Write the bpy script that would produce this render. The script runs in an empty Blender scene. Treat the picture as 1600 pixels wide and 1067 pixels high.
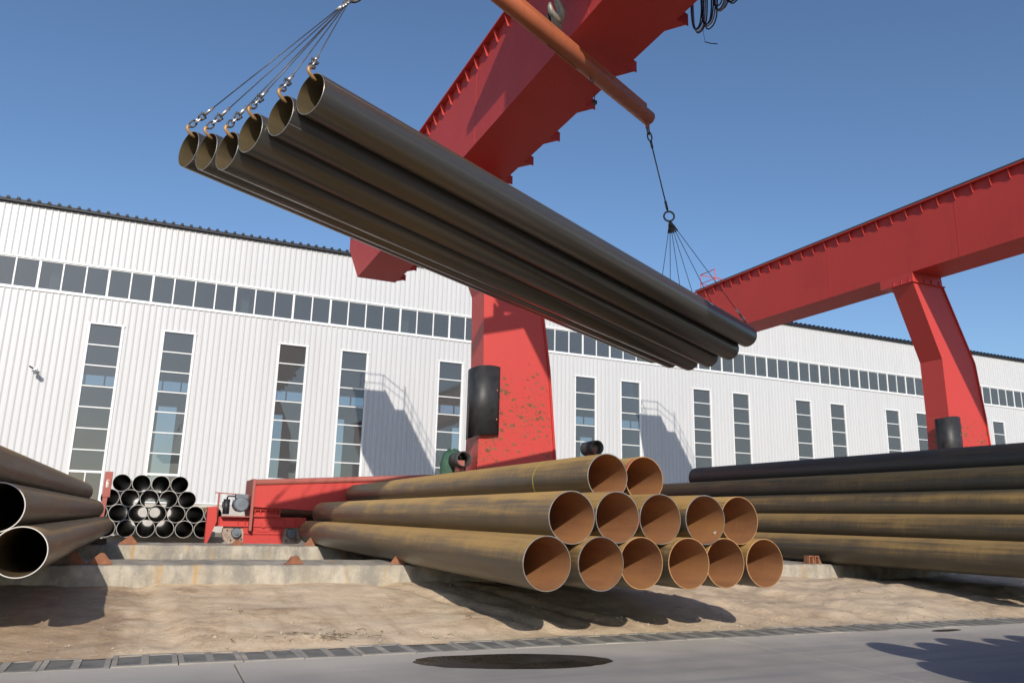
import bpy, math, random
from mathutils import Vector, Matrix, noise
random.seed(11)
scn = bpy.context.scene
COL = scn.collection
R = math.radians

# ------------------------------------------------------------------ camera
cam_d = bpy.data.cameras.new('camera'); cam = bpy.data.objects.new('camera', cam_d); COL.objects.link(cam)
cam_d.sensor_fit = 'HORIZONTAL'; cam_d.sensor_width = 36.0; cam_d.lens = 27.32
cam_d.clip_start = 0.05; cam_d.clip_end = 6000
yaw, pit, roll = R(24.104), R(12.871), R(1.385)
fw = Vector((math.sin(yaw)*math.cos(pit), math.cos(yaw)*math.cos(pit), math.sin(pit)))
rt = Vector((math.cos(yaw), -math.sin(yaw), 0)); up = rt.cross(fw)
r2 = rt*math.cos(roll) + up*math.sin(roll); u2 = -rt*math.sin(roll) + up*math.cos(roll)
cam.matrix_world = Matrix(((r2.x, u2.x, -fw.x, 0), (r2.y, u2.y, -fw.y, 0), (r2.z, u2.z, -fw.z, 0), (0, 0, 0, 1)))
scn.camera = cam

# ------------------------------------------------------------------ sky, sun, exposure
SUN = Vector((0.585, 2.0, -1.0)).normalized()
elev = math.asin(-SUN.z)
w = bpy.data.worlds.new('World'); scn.world = w; w.use_nodes = True
nt = w.node_tree; nt.nodes.clear()
sky = nt.nodes.new('ShaderNodeTexSky'); sky.sky_type = 'NISHITA'; sky.sun_disc = False
sky.sun_elevation = elev; sky.sun_rotation = math.atan2(-SUN.x, -SUN.y)
sky.air_density = 1.0; sky.dust_density = 0.7; sky.ozone_density = 4.5; sky.altitude = 0
bg = nt.nodes.new('ShaderNodeBackground'); bg.inputs['Strength'].default_value = 0.135
wo = nt.nodes.new('ShaderNodeOutputWorld')
nt.links.new(sky.outputs[0], bg.inputs[0]); nt.links.new(bg.outputs[0], wo.inputs[0])
sd = bpy.data.lights.new('sun', 'SUN'); sd.energy = 4.0; sd.angle = R(0.53); sd.color = (1.0, 0.93, 0.84)
so = bpy.data.objects.new('sun', sd); COL.objects.link(so)
so.rotation_euler = SUN.to_track_quat('-Z', 'Y').to_euler(); so.location = (-20, -60, 40)
scn.view_settings.view_transform = 'Standard'; scn.view_settings.look = 'None'
scn.view_settings.exposure = 0.0; scn.view_settings.gamma = 1.0

# ------------------------------------------------------------------ materials
MATS = {}
class NB:
    """small node-tree helper"""
    def __init__(s, name, rough=0.6, metal=0.0, spec=0.5):
        m = bpy.data.materials.new(name); m.use_nodes = True; s.m = m
        s.t = m.node_tree; s.t.nodes.clear()
        s.out = s.n('ShaderNodeOutputMaterial'); s.b = s.n('ShaderNodeBsdfPrincipled')
        s.b.inputs['Roughness'].default_value = rough; s.b.inputs['Metallic'].default_value = metal
        s.b.inputs['Specular IOR Level'].default_value = spec
        s.l(s.b.outputs[0], s.out.inputs[0]); MATS[name] = m
    def n(s, t): return s.t.nodes.new(t)
    def l(s, a, b): s.t.links.new(a, b)
    def coord(s, kind='Object', scale=(1, 1, 1), rnd=False):
        tc = s.n('ShaderNodeTexCoord'); mp = s.n('ShaderNodeMapping'); mp.inputs['Scale'].default_value = scale
        s.l(tc.outputs[kind], mp.inputs['Vector'])
        if rnd:
            oi = s.n('ShaderNodeObjectInfo'); mu = s.n('ShaderNodeMath'); mu.operation = 'MULTIPLY'; mu.inputs[1].default_value = 53.0
            s.l(oi.outputs['Random'], mu.inputs[0]); s.l(mu.outputs[0], mp.inputs['Location'])
        return mp.outputs[0]
    def world(s, scale=(1, 1, 1)):
        g = s.n('ShaderNodeNewGeometry'); mp = s.n('ShaderNodeMapping'); mp.inputs['Scale'].default_value = scale
        s.l(g.outputs['Position'], mp.inputs['Vector']); return mp.outputs[0]
    def noise(s, vec, scale, detail=4, rough=0.6):
        t = s.n('ShaderNodeTexNoise'); t.inputs['Scale'].default_value = scale; t.inputs['Detail'].default_value = detail
        t.inputs['Roughness'].default_value = rough; s.l(vec, t.inputs['Vector']); return t.outputs['Fac']
    def ramp(s, fac, stops):
        r = s.n('ShaderNodeValToRGB'); e = r.color_ramp.elements
        while len(e) < len(stops): e.new(0.5)
        for i, (p, c) in enumerate(stops):
            e[i].position = p; e[i].color = (c if len(c) == 4 else (*c, 1)) if not isinstance(c, (int, float)) else (c, c, c, 1)
        s.l(fac, r.inputs[0]); return r.outputs[0]
    def mix(s, fac, a, b, mode='MIX'):
        x = s.n('ShaderNodeMix'); x.data_type = 'RGBA'; x.blend_type = mode
        if isinstance(fac, (int, float)): x.inputs[0].default_value = fac
        else: s.l(fac, x.inputs[0])
        for i, v in ((6, a), (7, b)):
            if isinstance(v, tuple): x.inputs[i].default_value = v if len(v) == 4 else (*v, 1)
            else: s.l(v, x.inputs[i])
        return x.outputs[2]
    def math(s, op, a, b=None, clamp=False):
        x = s.n('ShaderNodeMath'); x.operation = op; x.use_clamp = clamp
        for i, v in ((0, a), (1, b)):
            if v is None: continue
            if isinstance(v, (int, float)): x.inputs[i].default_value = v
            else: s.l(v, x.inputs[i])
        return x.outputs[0]
    def color(s, c):
        if isinstance(c, tuple): s.b.inputs['Base Color'].default_value = (*c, 1)
        else: s.l(c, s.b.inputs['Base Color'])
    def rough(s, v): s.l(v, s.b.inputs['Roughness'])
    def bump(s, h, strength=0.3, dist=0.02):
        b = s.n('ShaderNodeBump'); b.inputs['Strength'].default_value = strength; b.inputs['Distance'].default_value = dist
        s.l(h, b.inputs['Height']); s.l(b.outputs[0], s.b.inputs['Normal'])
    def up(s):
        g = s.n('ShaderNodeNewGeometry'); x = s.n('ShaderNodeSeparateXYZ'); s.l(g.outputs['Normal'], x.inputs[0]); return x.outputs

def pipe_mat(name, steel, brown, ochre, bias, rough=0.42, metal=0.35):
    """bare line pipe: mill scale with rust bloom, thicker on the weathered upper side, where sunlit brightness is also painted in, faint rings and streaks"""
    b = NB(name, rough, metal)
    v = b.coord('Object', (1, 1, 1), True)
    lng = b.noise(b.coord('Object', (7, .22, 7), True), 1.0, 5, .62)
    fine = b.noise(b.coord('Object', (26, .8, 26), True), 1.0, 3, .6)
    ring = b.noise(b.coord('Object', (.6, 34, .6), True), 1.0, 2, .7)
    blot = b.noise(v, 1.7, 5, .65)
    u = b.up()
    top = b.math('MULTIPLY_ADD', u[2], .34); top.node.inputs[2].default_value = bias  # upward faces turn ochre: rust, plus sunlit crest brightness put into the colour
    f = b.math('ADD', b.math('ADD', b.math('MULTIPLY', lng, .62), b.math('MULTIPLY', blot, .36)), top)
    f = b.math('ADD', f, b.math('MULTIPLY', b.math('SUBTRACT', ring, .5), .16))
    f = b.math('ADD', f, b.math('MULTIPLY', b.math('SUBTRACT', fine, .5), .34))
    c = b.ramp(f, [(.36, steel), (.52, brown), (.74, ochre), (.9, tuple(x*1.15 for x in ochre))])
    oi = b.n('ShaderNodeObjectInfo')
    hs = b.n('ShaderNodeHueSaturation'); b.l(c, hs.inputs['Color'])
    b.l(b.math('MULTIPLY_ADD', oi.outputs['Random'], .4), hs.inputs['Value']); hs.inputs['Value'].links[0].from_node.inputs[2].default_value = .8
    b.color(hs.outputs[0])
    b.rough(b.ramp(f, [(.3, rough - .06), (.8, rough + .3)]))
    ml = b.ramp(f, [(.35, metal), (.7, 0.0)]); b.l(ml, b.b.inputs['Metallic'])
    b.bump(b.math('ADD', ring, fine), .12, .002)
    return b.m
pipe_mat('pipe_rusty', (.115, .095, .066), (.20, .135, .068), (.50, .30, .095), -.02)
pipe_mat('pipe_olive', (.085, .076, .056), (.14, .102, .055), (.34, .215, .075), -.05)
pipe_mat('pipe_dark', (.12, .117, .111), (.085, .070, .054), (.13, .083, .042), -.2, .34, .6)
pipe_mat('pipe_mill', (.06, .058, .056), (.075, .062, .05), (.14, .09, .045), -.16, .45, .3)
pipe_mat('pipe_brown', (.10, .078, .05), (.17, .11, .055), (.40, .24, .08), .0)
def inner_mat(name, a, c2, d, rough=.72):
    b = NB(name, rough)
    n1 = b.noise(b.coord('Object', (3, .5, 3), True), 1.0, 5); ringn = b.noise(b.coord('Object', (.6, 46, .6), True), 1, 2)
    c = b.ramp(b.math('ADD', b.math('MULTIPLY', n1, .85), b.math('MULTIPLY', ringn, .15)), [(.3, a), (.5, c2), (.72, d)]); b.color(c)
    b.bump(n1, .15, .004); return b.m
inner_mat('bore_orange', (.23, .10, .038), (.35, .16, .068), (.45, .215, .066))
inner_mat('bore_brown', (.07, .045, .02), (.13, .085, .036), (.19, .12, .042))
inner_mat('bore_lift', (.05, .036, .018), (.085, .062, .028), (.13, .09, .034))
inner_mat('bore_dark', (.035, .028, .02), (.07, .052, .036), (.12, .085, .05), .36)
b = NB('rim_bare', .3, .8); b.color(b.ramp(b.noise(b.coord('Object', (1, 1, 1), True), 9, 3), [(.35, (.62, .60, .56)), (.6, (.5, .42, .32))]))
b = NB('rim_pale', .5); b.color((.60, .57, .52))
b = NB('rim_rust', .7); b.color(b.ramp(b.noise(b.coord('Object', (1, 1, 1), True), 9, 3), [(.35, (.34, .17, .07)), (.65, (.48, .27, .11))]))

def paint(name, col, dark, rough=.42, wear=.5, scale=1.0, streak=True):
    b = NB(name, rough)
    v = b.world((1, 1, 1))
    big = b.noise(v, .55*scale, 4); st = b.noise(b.world((5, 5, .35)), 1.0*scale, 4); sp = b.noise(v, 9*scale, 4, .7)
    c = b.mix(b.ramp(big, [(.35, 0), (.7, wear)]), col, dark)
    c = b.mix(b.ramp(st, [(.52, 0), (.8, wear*.8)]), c, dark)
    c = b.mix(b.ramp(sp, [(.70, 0), (.76, wear*.7)]), c, (.16, .07, .035))
    b.color(c); b.rough(b.ramp(sp, [(.3, rough), (.8, rough + .2)])); b.bump(sp, .05, .004); return b
RED = (.56, .054, .043)
paint('crane_red', RED, (.42, .042, .036), .52, .45).b.inputs['Specular IOR Level'].default_value = .35
# leg: same paint, with the chipped rust spots on its lower front
b = paint('leg_red', RED, (.48, .05, .042), .4, .3)
gz = b.n('ShaderNodeSeparateXYZ'); b.l(b.world(), gz.inputs[0])
vor = b.n('ShaderNodeTexVoronoi'); vor.inputs['Scale'].default_value = 4.6; vor.inputs['Randomness'].default_value = 1.0
dn = b.noise(b.world((1, 1, 1)), 9, 2); va = b.n('ShaderNodeVectorMath'); va.operation = 'ADD'
cmb = b.n('ShaderNodeCombineXYZ'); dd = b.math('MULTIPLY', dn, .22); b.l(dd, cmb.inputs[0]); b.l(b.math('MULTIPLY', dn, -.18), cmb.inputs[2])
b.l(b.world((1, 1, 1.35)), va.inputs[0]); b.l(cmb.outputs[0], va.inputs[1]); b.l(va.outputs[0], vor.inputs['Vector'])
dens = b.noise(b.world(), 1.3, 3)
hz = b.ramp(b.math('DIVIDE', gz.outputs[2], 8.0), [(.02, .0), (.2, 1.0), (.45, 1.0), (.6, 0)])
thr = b.math('MULTIPLY', b.math('MULTIPLY', hz, dens), .56)
spot = b.math('LESS_THAN', vor.outputs['Distance'], thr)
vor2 = b.n('ShaderNodeTexVoronoi'); vor2.inputs['Scale'].default_value = 13; b.l(va.outputs[0], vor2.inputs['Vector'])
spot2 = b.math('LESS_THAN', vor2.outputs['Distance'], b.math('MULTIPLY', thr, .9))
spot = b.math('MAXIMUM', spot, spot2)
old = b.b.inputs['Base Color'].links[0].from_socket
b.color(b.mix(spot, old, b.ramp(dn, [(.4, (.17, .062, .03)), (.6, (.27, .10, .042))])))
paint('spreader_orange', (.44, .125, .05), (.26, .085, .045), .5, .6)
paint('faded_red', (.40, .10, .075), (.30, .12, .09), .6, .6)
paint('rail_red', (.6, .07, .05), (.4, .05, .04), .45, .3)
def plain(name, c, rough=.5, metal=0.0, var=.25, scale=6):
    b = NB(name, rough, metal); n = b.noise(b.coord('Object', (1, 1, 1), True), scale, 4)
    b.color(b.ramp(n, [(.3, tuple(x*(1-var) for x in c)), (.7, tuple(min(1, x*(1+var)) for x in c))])); b.bump(n, .08, .004); return b.m
plain('rubber_black', (.03, .03, .031), .5, 0, .35, 5)
plain('steel_rope', (.10, .10, .105), .45, .6)
plain('steel_bright', (.55, .54, .52), .35, .8)
plain('steel_dark', (.09, .085, .08), .5, .5)
plain('hook_grey', (.27, .26, .21), .5, .3)
plain('hook_tan', (.42, .25, .11), .5, .3)
plain('chock_rust', (.27, .11, .055), .8, 0, .3, 14)
plain('wheel_steel', (.36, .27, .21), .6, .3, .35, 9)
plain('motor_grey', (.16, .18, .20), .45, .2)
plain('motor_black', (.018, .018, .02), .5)
plain('green_tarp', (.03, .085, .05), .7)
plain('roof_navy', (.007, .010, .018), .6)
plain('frame_white', (.74, .75, .74), .4, 0, .05)
plain('timber', (.14, .10, .07), .85, 0, .4, 9)
plain('cable', (.018, .02, .03), .5)
plain('cable_tan', (.32, .25, .17), .6)
plain('interior_column', (.30, .38, .36), .6, 0, .1)
plain('interior_wall', (.30, .31, .32), .8, 0, .1)
plain('interior_floor', (.18, .18, .175), .7, 0, .15)
plain('chalk_yellow', (.62, .50, .06), .9, 0, .2)
plain('paint_white', (.72, .70, .66), .8, 0, .15)
plain('pebble', (.42, .36, .28), .9, 0, .4, 30)
plain('twig', (.20, .15, .10), .9)
b = NB('cladding', .38)                     # white coil-coated sheet with faint dust streaks
st = b.noise(b.world((2.2, 1, .12)), 1.2, 4); bg_ = b.noise(b.world(), .12, 3)
b.color(b.mix(b.ramp(st, [(.45, 0), (.8, .35)]), b.mix(bg_, (.555, .56, .565), (.60, .60, .60)), (.485, .475, .455)))
b = NB('plinth', .8); pn = b.noise(b.world(), 1.5, 5); b.color(b.ramp(pn, [(.3, (.40, .37, .33)), (.7, (.55, .52, .47))]))
# glass: clear pane with a film of dust
m = bpy.data.materials.new('glass'); m.use_nodes = True; t = m.node_tree; t.nodes.clear(); MATS['glass'] = m
o = t.nodes.new('ShaderNodeOutputMaterial'); tr = t.nodes.new('ShaderNodeBsdfTransparent'); tr.inputs[0].default_value = (.58, .61, .62, 1)
gl = t.nodes.new('ShaderNodeBsdfGlossy'); gl.inputs['Roughness'].default_value = .015; gl.inputs[0].default_value = (.86, .88, .9, 1)
di = t.nodes.new('ShaderNodeBsdfDiffuse'); di.inputs[0].default_value = (.36, .38, .39, 1)
fr = t.nodes.new('ShaderNodeFresnel'); fr.inputs[0].default_value = 1.75
tcg = t.nodes.new('ShaderNodeTexCoord'); ns = t.nodes.new('ShaderNodeTexNoise'); ns.inputs['Scale'].default_value = .8; ns.inputs['Detail'].default_value = 2
bp = t.nodes.new('ShaderNodeBump'); bp.inputs['Strength'].default_value = .06; bp.inputs['Distance'].default_value = .02
t.links.new(tcg.outputs['Object'], ns.inputs['Vector']); t.links.new(ns.outputs['Fac'], bp.inputs['Height']); t.links.new(bp.outputs[0], gl.inputs['Normal'])
m1 = t.nodes.new('ShaderNodeMixShader'); m2 = t.nodes.new('ShaderNodeMixShader'); m2.inputs[0].default_value = .14
t.links.new(fr.outputs[0], m1.inputs[0]); t.links.new(tr.outputs[0], m1.inputs[1]); t.links.new(gl.outputs[0], m1.inputs[2])
t.links.new(m1.outputs[0], m2.inputs[1]); t.links.new(di.outputs[0], m2.inputs[2]); t.links.new(m2.outputs[0], o.inputs[0])
# ground
b = NB('dirt', .92, 0, .2)
v = b.world(); big = b.noise(v, .55, 5, .6); mid = b.noise(v, 2.6, 7, .72); fin = b.noise(v, 17, 7, .75); strk = b.noise(b.world((3.2, .45, 1)), 1, 4)
c = b.ramp(mid, [(.36, (.40, .265, .155)), (.5, (.66, .49, .31)), (.64, (.77, .605, .42))])
c = b.mix(b.ramp(big, [(.40, 0), (.58, .65)]), c, (.75, .585, .405))
c = b.mix(b.ramp(strk, [(.54, 0), (.68, .55)]), c, (.40, .28, .17))
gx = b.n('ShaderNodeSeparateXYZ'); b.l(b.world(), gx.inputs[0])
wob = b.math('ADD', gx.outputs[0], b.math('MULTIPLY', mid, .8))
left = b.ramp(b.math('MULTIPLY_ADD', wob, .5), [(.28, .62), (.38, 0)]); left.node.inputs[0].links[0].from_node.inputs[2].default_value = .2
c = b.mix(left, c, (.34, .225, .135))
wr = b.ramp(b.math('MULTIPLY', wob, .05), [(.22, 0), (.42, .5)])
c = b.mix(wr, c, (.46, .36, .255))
c = b.mix(b.ramp(fin, [(.4, 0), (.75, .35)]), c, (.70, .60, .47)); b.color(c)
b.bump(b.math('ADD', b.math('MULTIPLY', fin, 1.1), b.math('MULTIPLY', mid, .8)), .5, .04)
b = NB('yard_ground', .9, 0, .2); v = b.world(); b.color(b.ramp(b.noise(v, 1.2, 6, .65), [(.3, (.17, .14, .10)), (.6, (.29, .245, .18)), (.75, (.38, .33, .25))])); b.bump(b.noise(v, 14, 4), .4, .02)
b = NB('far_ground', .95, 0, .2); v = b.world(); b.color(b.ramp(b.noise(v, .05, 6, .65), [(.3, (.13, .11, .085)), (.7, (.21, .185, .145))]))
b = NB('road_concrete', .62, 0, .4); v = b.world(); n1 = b.noise(v, .8, 6, .65); n2 = b.noise(b.world((.35, 4, 1)), 1.2, 5); n3 = b.noise(v, 60, 3, .7)
c = b.ramp(n1, [(.3, (.30, .278, .246)), (.55, (.385, .355, .312)), (.75, (.46, .42, .365))])
c = b.mix(b.ramp(n2, [(.46, 0), (.64, .75)]), c, (.27, .262, .25))
gy = b.n('ShaderNodeSeparateXYZ'); b.l(b.world(), gy.inputs[0])
dusty = b.ramp(b.math('MULTIPLY_ADD', b.math('ADD', gy.outputs[1], b.math('MULTIPLY', n1, .9)), .5), [(.10, 0), (.50, .85)]); dusty.node.inputs[0].links[0].from_node.inputs[2].default_value = -3.1
c = b.mix(dusty, c, (.60, .54, .45)); c = b.mix(b.ramp(n3, [(.35, .2), (.7, 0)]), c, (.2, .2, .2)); b.color(c)
b.rough(b.ramp(n1, [(.3, .5), (.7, .75)])); b.bump(n3, .15, .004)
b = NB('drain_concrete', .8); v = b.world(); n1 = b.noise(v, 3, 5, .65); b.color(b.ramp(n1, [(.3, (.22, .205, .18)), (.6, (.38, .35, .295)), (.75, (.54, .47, .36))])); b.bump(b.noise(v, 50, 3), .2, .004)
b = NB('grate_iron', .75); n1 = b.noise(b.world(), 5, 5, .65); b.color(b.ramp(n1, [(.35, (.105, .105, .10)), (.62, (.17, .165, .15)), (.75, (.30, .27, .21))]))
b = NB('drain_dirt', .95); b.color((.085, .075, .06))
b = NB('puddle', .16, 0, .5); n1 = b.noise(b.world(), 4, 5); b.color(b.ramp(n1, [(.35, (.030, .026, .02)), (.7, (.055, .045, .033))])); b.rough(b.ramp(b.noise(b.world(), 2.2, 4), [(.35, .12), (.62, .55)])); b.bump(b.noise(b.world(), 40, 3), .1, .003)
b = NB('kerb_concrete', .88, 0, .3); v = b.world(); n1 = b.noise(v, 2.2, 6, .7); st = b.noise(b.world((3.6, 1, 1.7)), 1, 6, .7); n3 = b.noise(v, 30, 4, .7)
c = b.ramp(n1, [(.32, (.30, .26, .195)), (.52, (.43, .38, .295)), (.7, (.53, .475, .385))])
c = b.mix(b.ramp(st, [(.43, 0), (.60, .85)]), c, (.235, .215, .18))
c = b.mix(b.ramp(b.noise(b.world((3, 1, .25)), 1.3, 4), [(.58, 0), (.68, .7)]), c, (.45, .26, .08))
c = b.mix(b.ramp(n3, [(.55, 0), (.8, .4)]), c, (.62, .58, .5)); b.color(c); b.bump(b.math('ADD', n1, b.math('MULTIPLY', n3, .4)), .35, .02)

# ------------------------------------------------------------------ mesh builder
class MB:
    def __init__(s): s.v = []; s.f = []; s.m = []; s.s = []; s.sharp = set()
    def quad(s, a, mi=0, sm=False): s.f.append(tuple(a)); s.m.append(mi); s.s.append(sm)
    def box(s, x0, x1, y0, y1, z0, z1, mi=0):
        i = len(s.v); s.v += [(x, y, z) for z in (z0, z1) for y in (y0, y1) for x in (x0, x1)]
        for q in ((0, 2, 3, 1), (4, 5, 7, 6), (0, 1, 5, 4), (2, 6, 7, 3), (0, 4, 6, 2), (1, 3, 7, 5)): s.quad([i+k for k in q], mi)
        return s
    def obox(s, c, ax, ay, az, hx, hy, hz, mi=0):
        c = Vector(c); i = len(s.v)
        for sz in (-1, 1):
            for sy in (-1, 1):
                for sx in (-1, 1): s.v.append(tuple(c + ax*hx*sx + ay*hy*sy + az*hz*sz))
        for q in ((0, 2, 3, 1), (4, 5, 7, 6), (0, 1, 5, 4), (2, 6, 7, 3), (0, 4, 6, 2), (1, 3, 7, 5)): s.quad([i+k for k in q], mi)
        return s
    def prism(s, poly, axis, a, b_, mi=0):
        """extrude a 2D polygon along an axis: 'x' (poly=(y,z)), 'y' (poly=(x,z)), 'z' (poly=(x,y))"""
        n = len(poly); i = len(s.v)
        for t_ in (a, b_):
            for p, q in poly: s.v.append({'x': (t_, p, q), 'y': (p, t_, q), 'z': (p, q, t_)}[axis])
        s.quad([i+k for k in range(n)], mi); s.quad([i+n+k for k in reversed(range(n))], mi)
        for k in range(n): s.quad((i+k, i+n+k, i+n+(k+1) % n, i+(k+1) % n), mi)
        return s
    def tube(s, pts, r, seg=8, mi=0, caps=True, closed=False):
        pts = [Vector(p) for p in pts]; n = len(pts); rings = []
        rr = r if isinstance(r, (list, tuple)) else [r]*n
        prev = None
        for k in range(n):
            if closed: d = pts[(k+1) % n]-pts[k-1]
            else: d = pts[min(k+1, n-1)]-pts[max(k-1, 0)]
            d.normalize()
            if prev is None:
                a = d.cross(Vector((0, 0, 1)));  a = a if a.length > .01 else d.cross(Vector((1, 0, 0)))
            else: a = prev - d*prev.dot(d)
            a.normalize(); prev = a; c = d.cross(a); i = len(s.v); rings.append(i)
            for j in range(seg):
                th = 2*math.pi*j/seg; s.v.append(tuple(pts[k] + (a*math.cos(th)+c*math.sin(th))*rr[k]))
        for k in range(n if closed else n-1):
            p, q = rings[k], rings[(k+1) % n]
            for j in range(seg): s.quad((p+j, p+(j+1) % seg, q+(j+1) % seg, q+j), mi, True)
        if caps and not closed:
            s.quad([rings[0]+j for j in reversed(range(seg))], mi); s.quad([rings[-1]+j for j in range(seg)], mi)
        return s
    def cyl(s, a, b_, r, seg=20, mi=0): return s.tube([a, b_], r, seg, mi)
    def build(s, name, mats, parent=None, smooth_sharp=True, origin=None):
        me = bpy.data.meshes.new(name)
        off = Vector(origin) if origin is not None else (Vector(parent['_o']) if parent is not None and '_o' in parent else None)
        vs = s.v if off is None else [(x-off.x, y-off.y, z-off.z) for x, y, z in s.v]
        me.from_pydata(vs, [], s.f)
        for m_ in (mats if isinstance(mats, (list, tuple)) else [mats]): me.materials.append(MATS[m_])
        me.polygons.foreach_set('material_index', s.m); me.polygons.foreach_set('use_smooth', s.s)
        me.update()
        return link(name, me, parent)
def link(name, me, parent=None):
    ob = bpy.data.objects.new(name, me); COL.objects.link(ob)
    if parent is not None:
        ob.parent = parent
        if '_o' in parent: ob['_o'] = parent['_o']
    return ob
def tag(ob, label=None, cat=None, group=None, kind=None):
    if label: ob['label'] = label
    if cat: ob['category'] = cat
    if group: ob['group'] = group
    if kind: ob['kind'] = kind
    return ob
def thing(name, loc, label, cat, group=None):
    e = bpy.data.objects.new(name, None); COL.objects.link(e); e.location = loc; e['_o'] = tuple(loc); e.empty_display_size = .2
    return tag(e, label, cat, group)
def copy_tree(ob, parent=None):
    c = ob.copy(); COL.objects.link(c)
    if parent is not None: c.parent = parent
    for ch in list(ob.children): copy_tree(ch, c)
    return c
def ordinal(i): return ('first', 'second', 'third', 'fourth', 'fifth', 'sixth', 'seventh', 'eighth')[i]

ROAD = -1.15; YARD = -1.0
# ------------------------------------------------------------------ ground, road, bank
g = MB(); g.v = [(-3000, -3000, -1.26), (3000, -3000, -1.26), (3000, 3000, -1.26), (-3000, 3000, -1.26)]; g.quad((0, 1, 2, 3))
tag(g.build('ground', 'far_ground'), kind='structure')
rd = MB().box(-60, 90, -40, 6.86, -1.25, ROAD-.022).build('road', 'drain_dirt'); tag(rd, kind='structure')
xs = [-57.1+4.82*i-.012 for i in range(31)]
ys = [6.86, 1.9, -3.1, -8.1, -13.1]
sl = {}
for i in range(len(xs)-1):
    for j in range(len(ys)-1):
        if (i, j) and not (-14 < xs[i] < 30): continue
        x0, x1, y1, y0 = xs[i]+.006, xs[i+1]-.006, ys[j]-.005, ys[j+1]+.005
        key = round(y1-y0, 3)
        if key not in sl:
            hx, hy = (x1-x0)/2, (y1-y0)/2; q = MB(); e_ = .006
            q.box(-hx, hx, -hy, hy, -.02, -e_); q.f = q.f[:1]+q.f[2:]; q.m = q.m[1:]; q.s = q.s[1:]
            i0 = len(q.v); q.v += [(-hx+e_, -hy+e_, 0), (hx-e_, -hy+e_, 0), (hx-e_, hy-e_, 0), (-hx+e_, hy-e_, 0)]
            q.quad((i0, i0+1, i0+2, i0+3))
            bt = [4, 5, 7, 6]
            for k in range(4): q.quad((bt[k], bt[(k+1) % 4], i0+(k+1) % 4, i0+k))
            ob = q.build('concrete_slab', 'road_concrete', rd); sl[key] = ob.data
        else: ob = link('concrete_slab', sl[key], rd)
        ob.location = ((x0+x1)/2, (y0+y1)/2, ROAD + random.uniform(-.001, .001))

# drain channel with slotted covers
dr = MB().box(-40, 60, 6.86, 7.62, -1.25, -1.215).build('drain_channel', 'drain_dirt'); tag(dr, kind='structure')
cw = .478; cov = MB()
hw = cw/2-.004; y0, y1 = -.255, .255
cov.box(-hw, hw, y0, y0+.045, -.05, 0); cov.box(-hw, hw, y1-.045, y1, -.05, 0)
for xx in (-hw, -.028, hw-.04): cov.box(xx, xx + (.056 if xx == -.028 else .04), y0+.045, y1-.045, -.05, 0)
for fx0, fx1 in ((-hw+.04, -.028), (.028, hw-.04)):
    for k in range(10):
        yy = y0+.045+.018+k*.0417; cov.box(fx0, fx1, yy, yy+.031, -.045, -.006, 1)
first = None
for i in range(-14, 44):
    x = -.627+cw*(i+.5)
    if first is None: first = cov.build('drain_cover', ['drain_concrete', 'grate_iron'], dr); ob = first
    else: ob = link('drain_cover', first.data, dr)
    ob.location = (x, 7.15 + random.uniform(-.006, .006), ROAD + random.uniform(-.005, .004)); ob.rotation_euler = (random.uniform(-.008, .008), random.uniform(-.008, .008), random.uniform(-.008, .008))
# dirt bank between the drain and the first concrete sleeper
def bank_z(x, y):
    t_ = min(1, max(0, (y-7.38)/3.5)); base = -1.155 + .275*(t_**.85)
    n_ = noise.fractal(Vector((x*.55, y*.9, 3)), 1.0, 2.0, 5)*.045
    n_ += noise.fractal(Vector((x*3.1, y*3.1, 7)), .9, 2.1, 4)*(.009 if -.1 < x < 3.2 else .014)
    wheel = .0
    for gx_, sl_, wd in ((.0, .10, .13), (3.05, .33, .14), (4.0, .30, .1), (6.4, .25, .16), (8.2, .2, .2)):
        d_ = (x-(gx_+(10.6-y)*sl_))/wd; wheel -= .03*math.exp(-d_*d_)
        d_ = (x-(gx_+.22+(10.6-y)*sl_))/wd; wheel += .018*math.exp(-d_*d_)
    edge = min(1, max(0, (y-7.34)/.35))
    right = .05*min(1, max(0, (x-4)/5))*math.sin(math.pi*min(1, max(0, t_)))
    return base + (n_+wheel)*edge*(1+.6*min(1, max(0, (x-5)/3))) + right*edge + edge*.007*noise.noise(Vector((x*11, y*9, 2)))*min(1, max(.25, (x-3)/4))
gxs = [-40, -20, -10, -6, -4]; x = -3.0
while x < 15: gxs.append(x); x += .045
gxs += [15.5, 17, 20, 28, 45, 60]
gys = [7.34+.05*i for i in range(74)]
bk = MB()
for yy in gys:
    for xx in gxs:
        ye = yy
        if yy == gys[0]: ye = yy + .05*noise.noise(Vector((xx*1.7, 0, 0))) + .03*noise.noise(Vector((xx*6, 4, 0)))
        bk.v.append((xx, ye, bank_z(xx, yy) if yy > gys[0] else ROAD-.004))
nx = len(gxs)
for j in range(len(gys)-1):
    for i in range(nx-1): bk.quad((j*nx+i, j*nx+i+1, (j+1)*nx+i+1, (j+1)*nx+i), 0, True)
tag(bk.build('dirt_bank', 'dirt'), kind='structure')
yd = MB()
yxs = [-40, -12, -4]+[-3+.5*i for i in range(50)]+[25, 35, 60, 120]; yys = [10.98, 11.4, 12, 13, 14, 15, 16, 17, 18, 19, 20, 22, 25, 30, 36, 42.9, 80]
for yy in yys:
    for xx in yxs: yd.v.append((xx, yy, YARD + (noise.fractal(Vector((xx*.8, yy*.8, 1)), 1, 2, 3)*.02 if yy < 40 else 0)))
for j in range(len(yys)-1):
    for i in range(len(yxs)-1): n_ = len(yxs); yd.quad((j*n_+i, j*n_+i+1, (j+1)*n_+i+1, (j+1)*n_+i), 0, True)
tag(yd.build('yard', 'yard_ground'), kind='structure')
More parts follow.
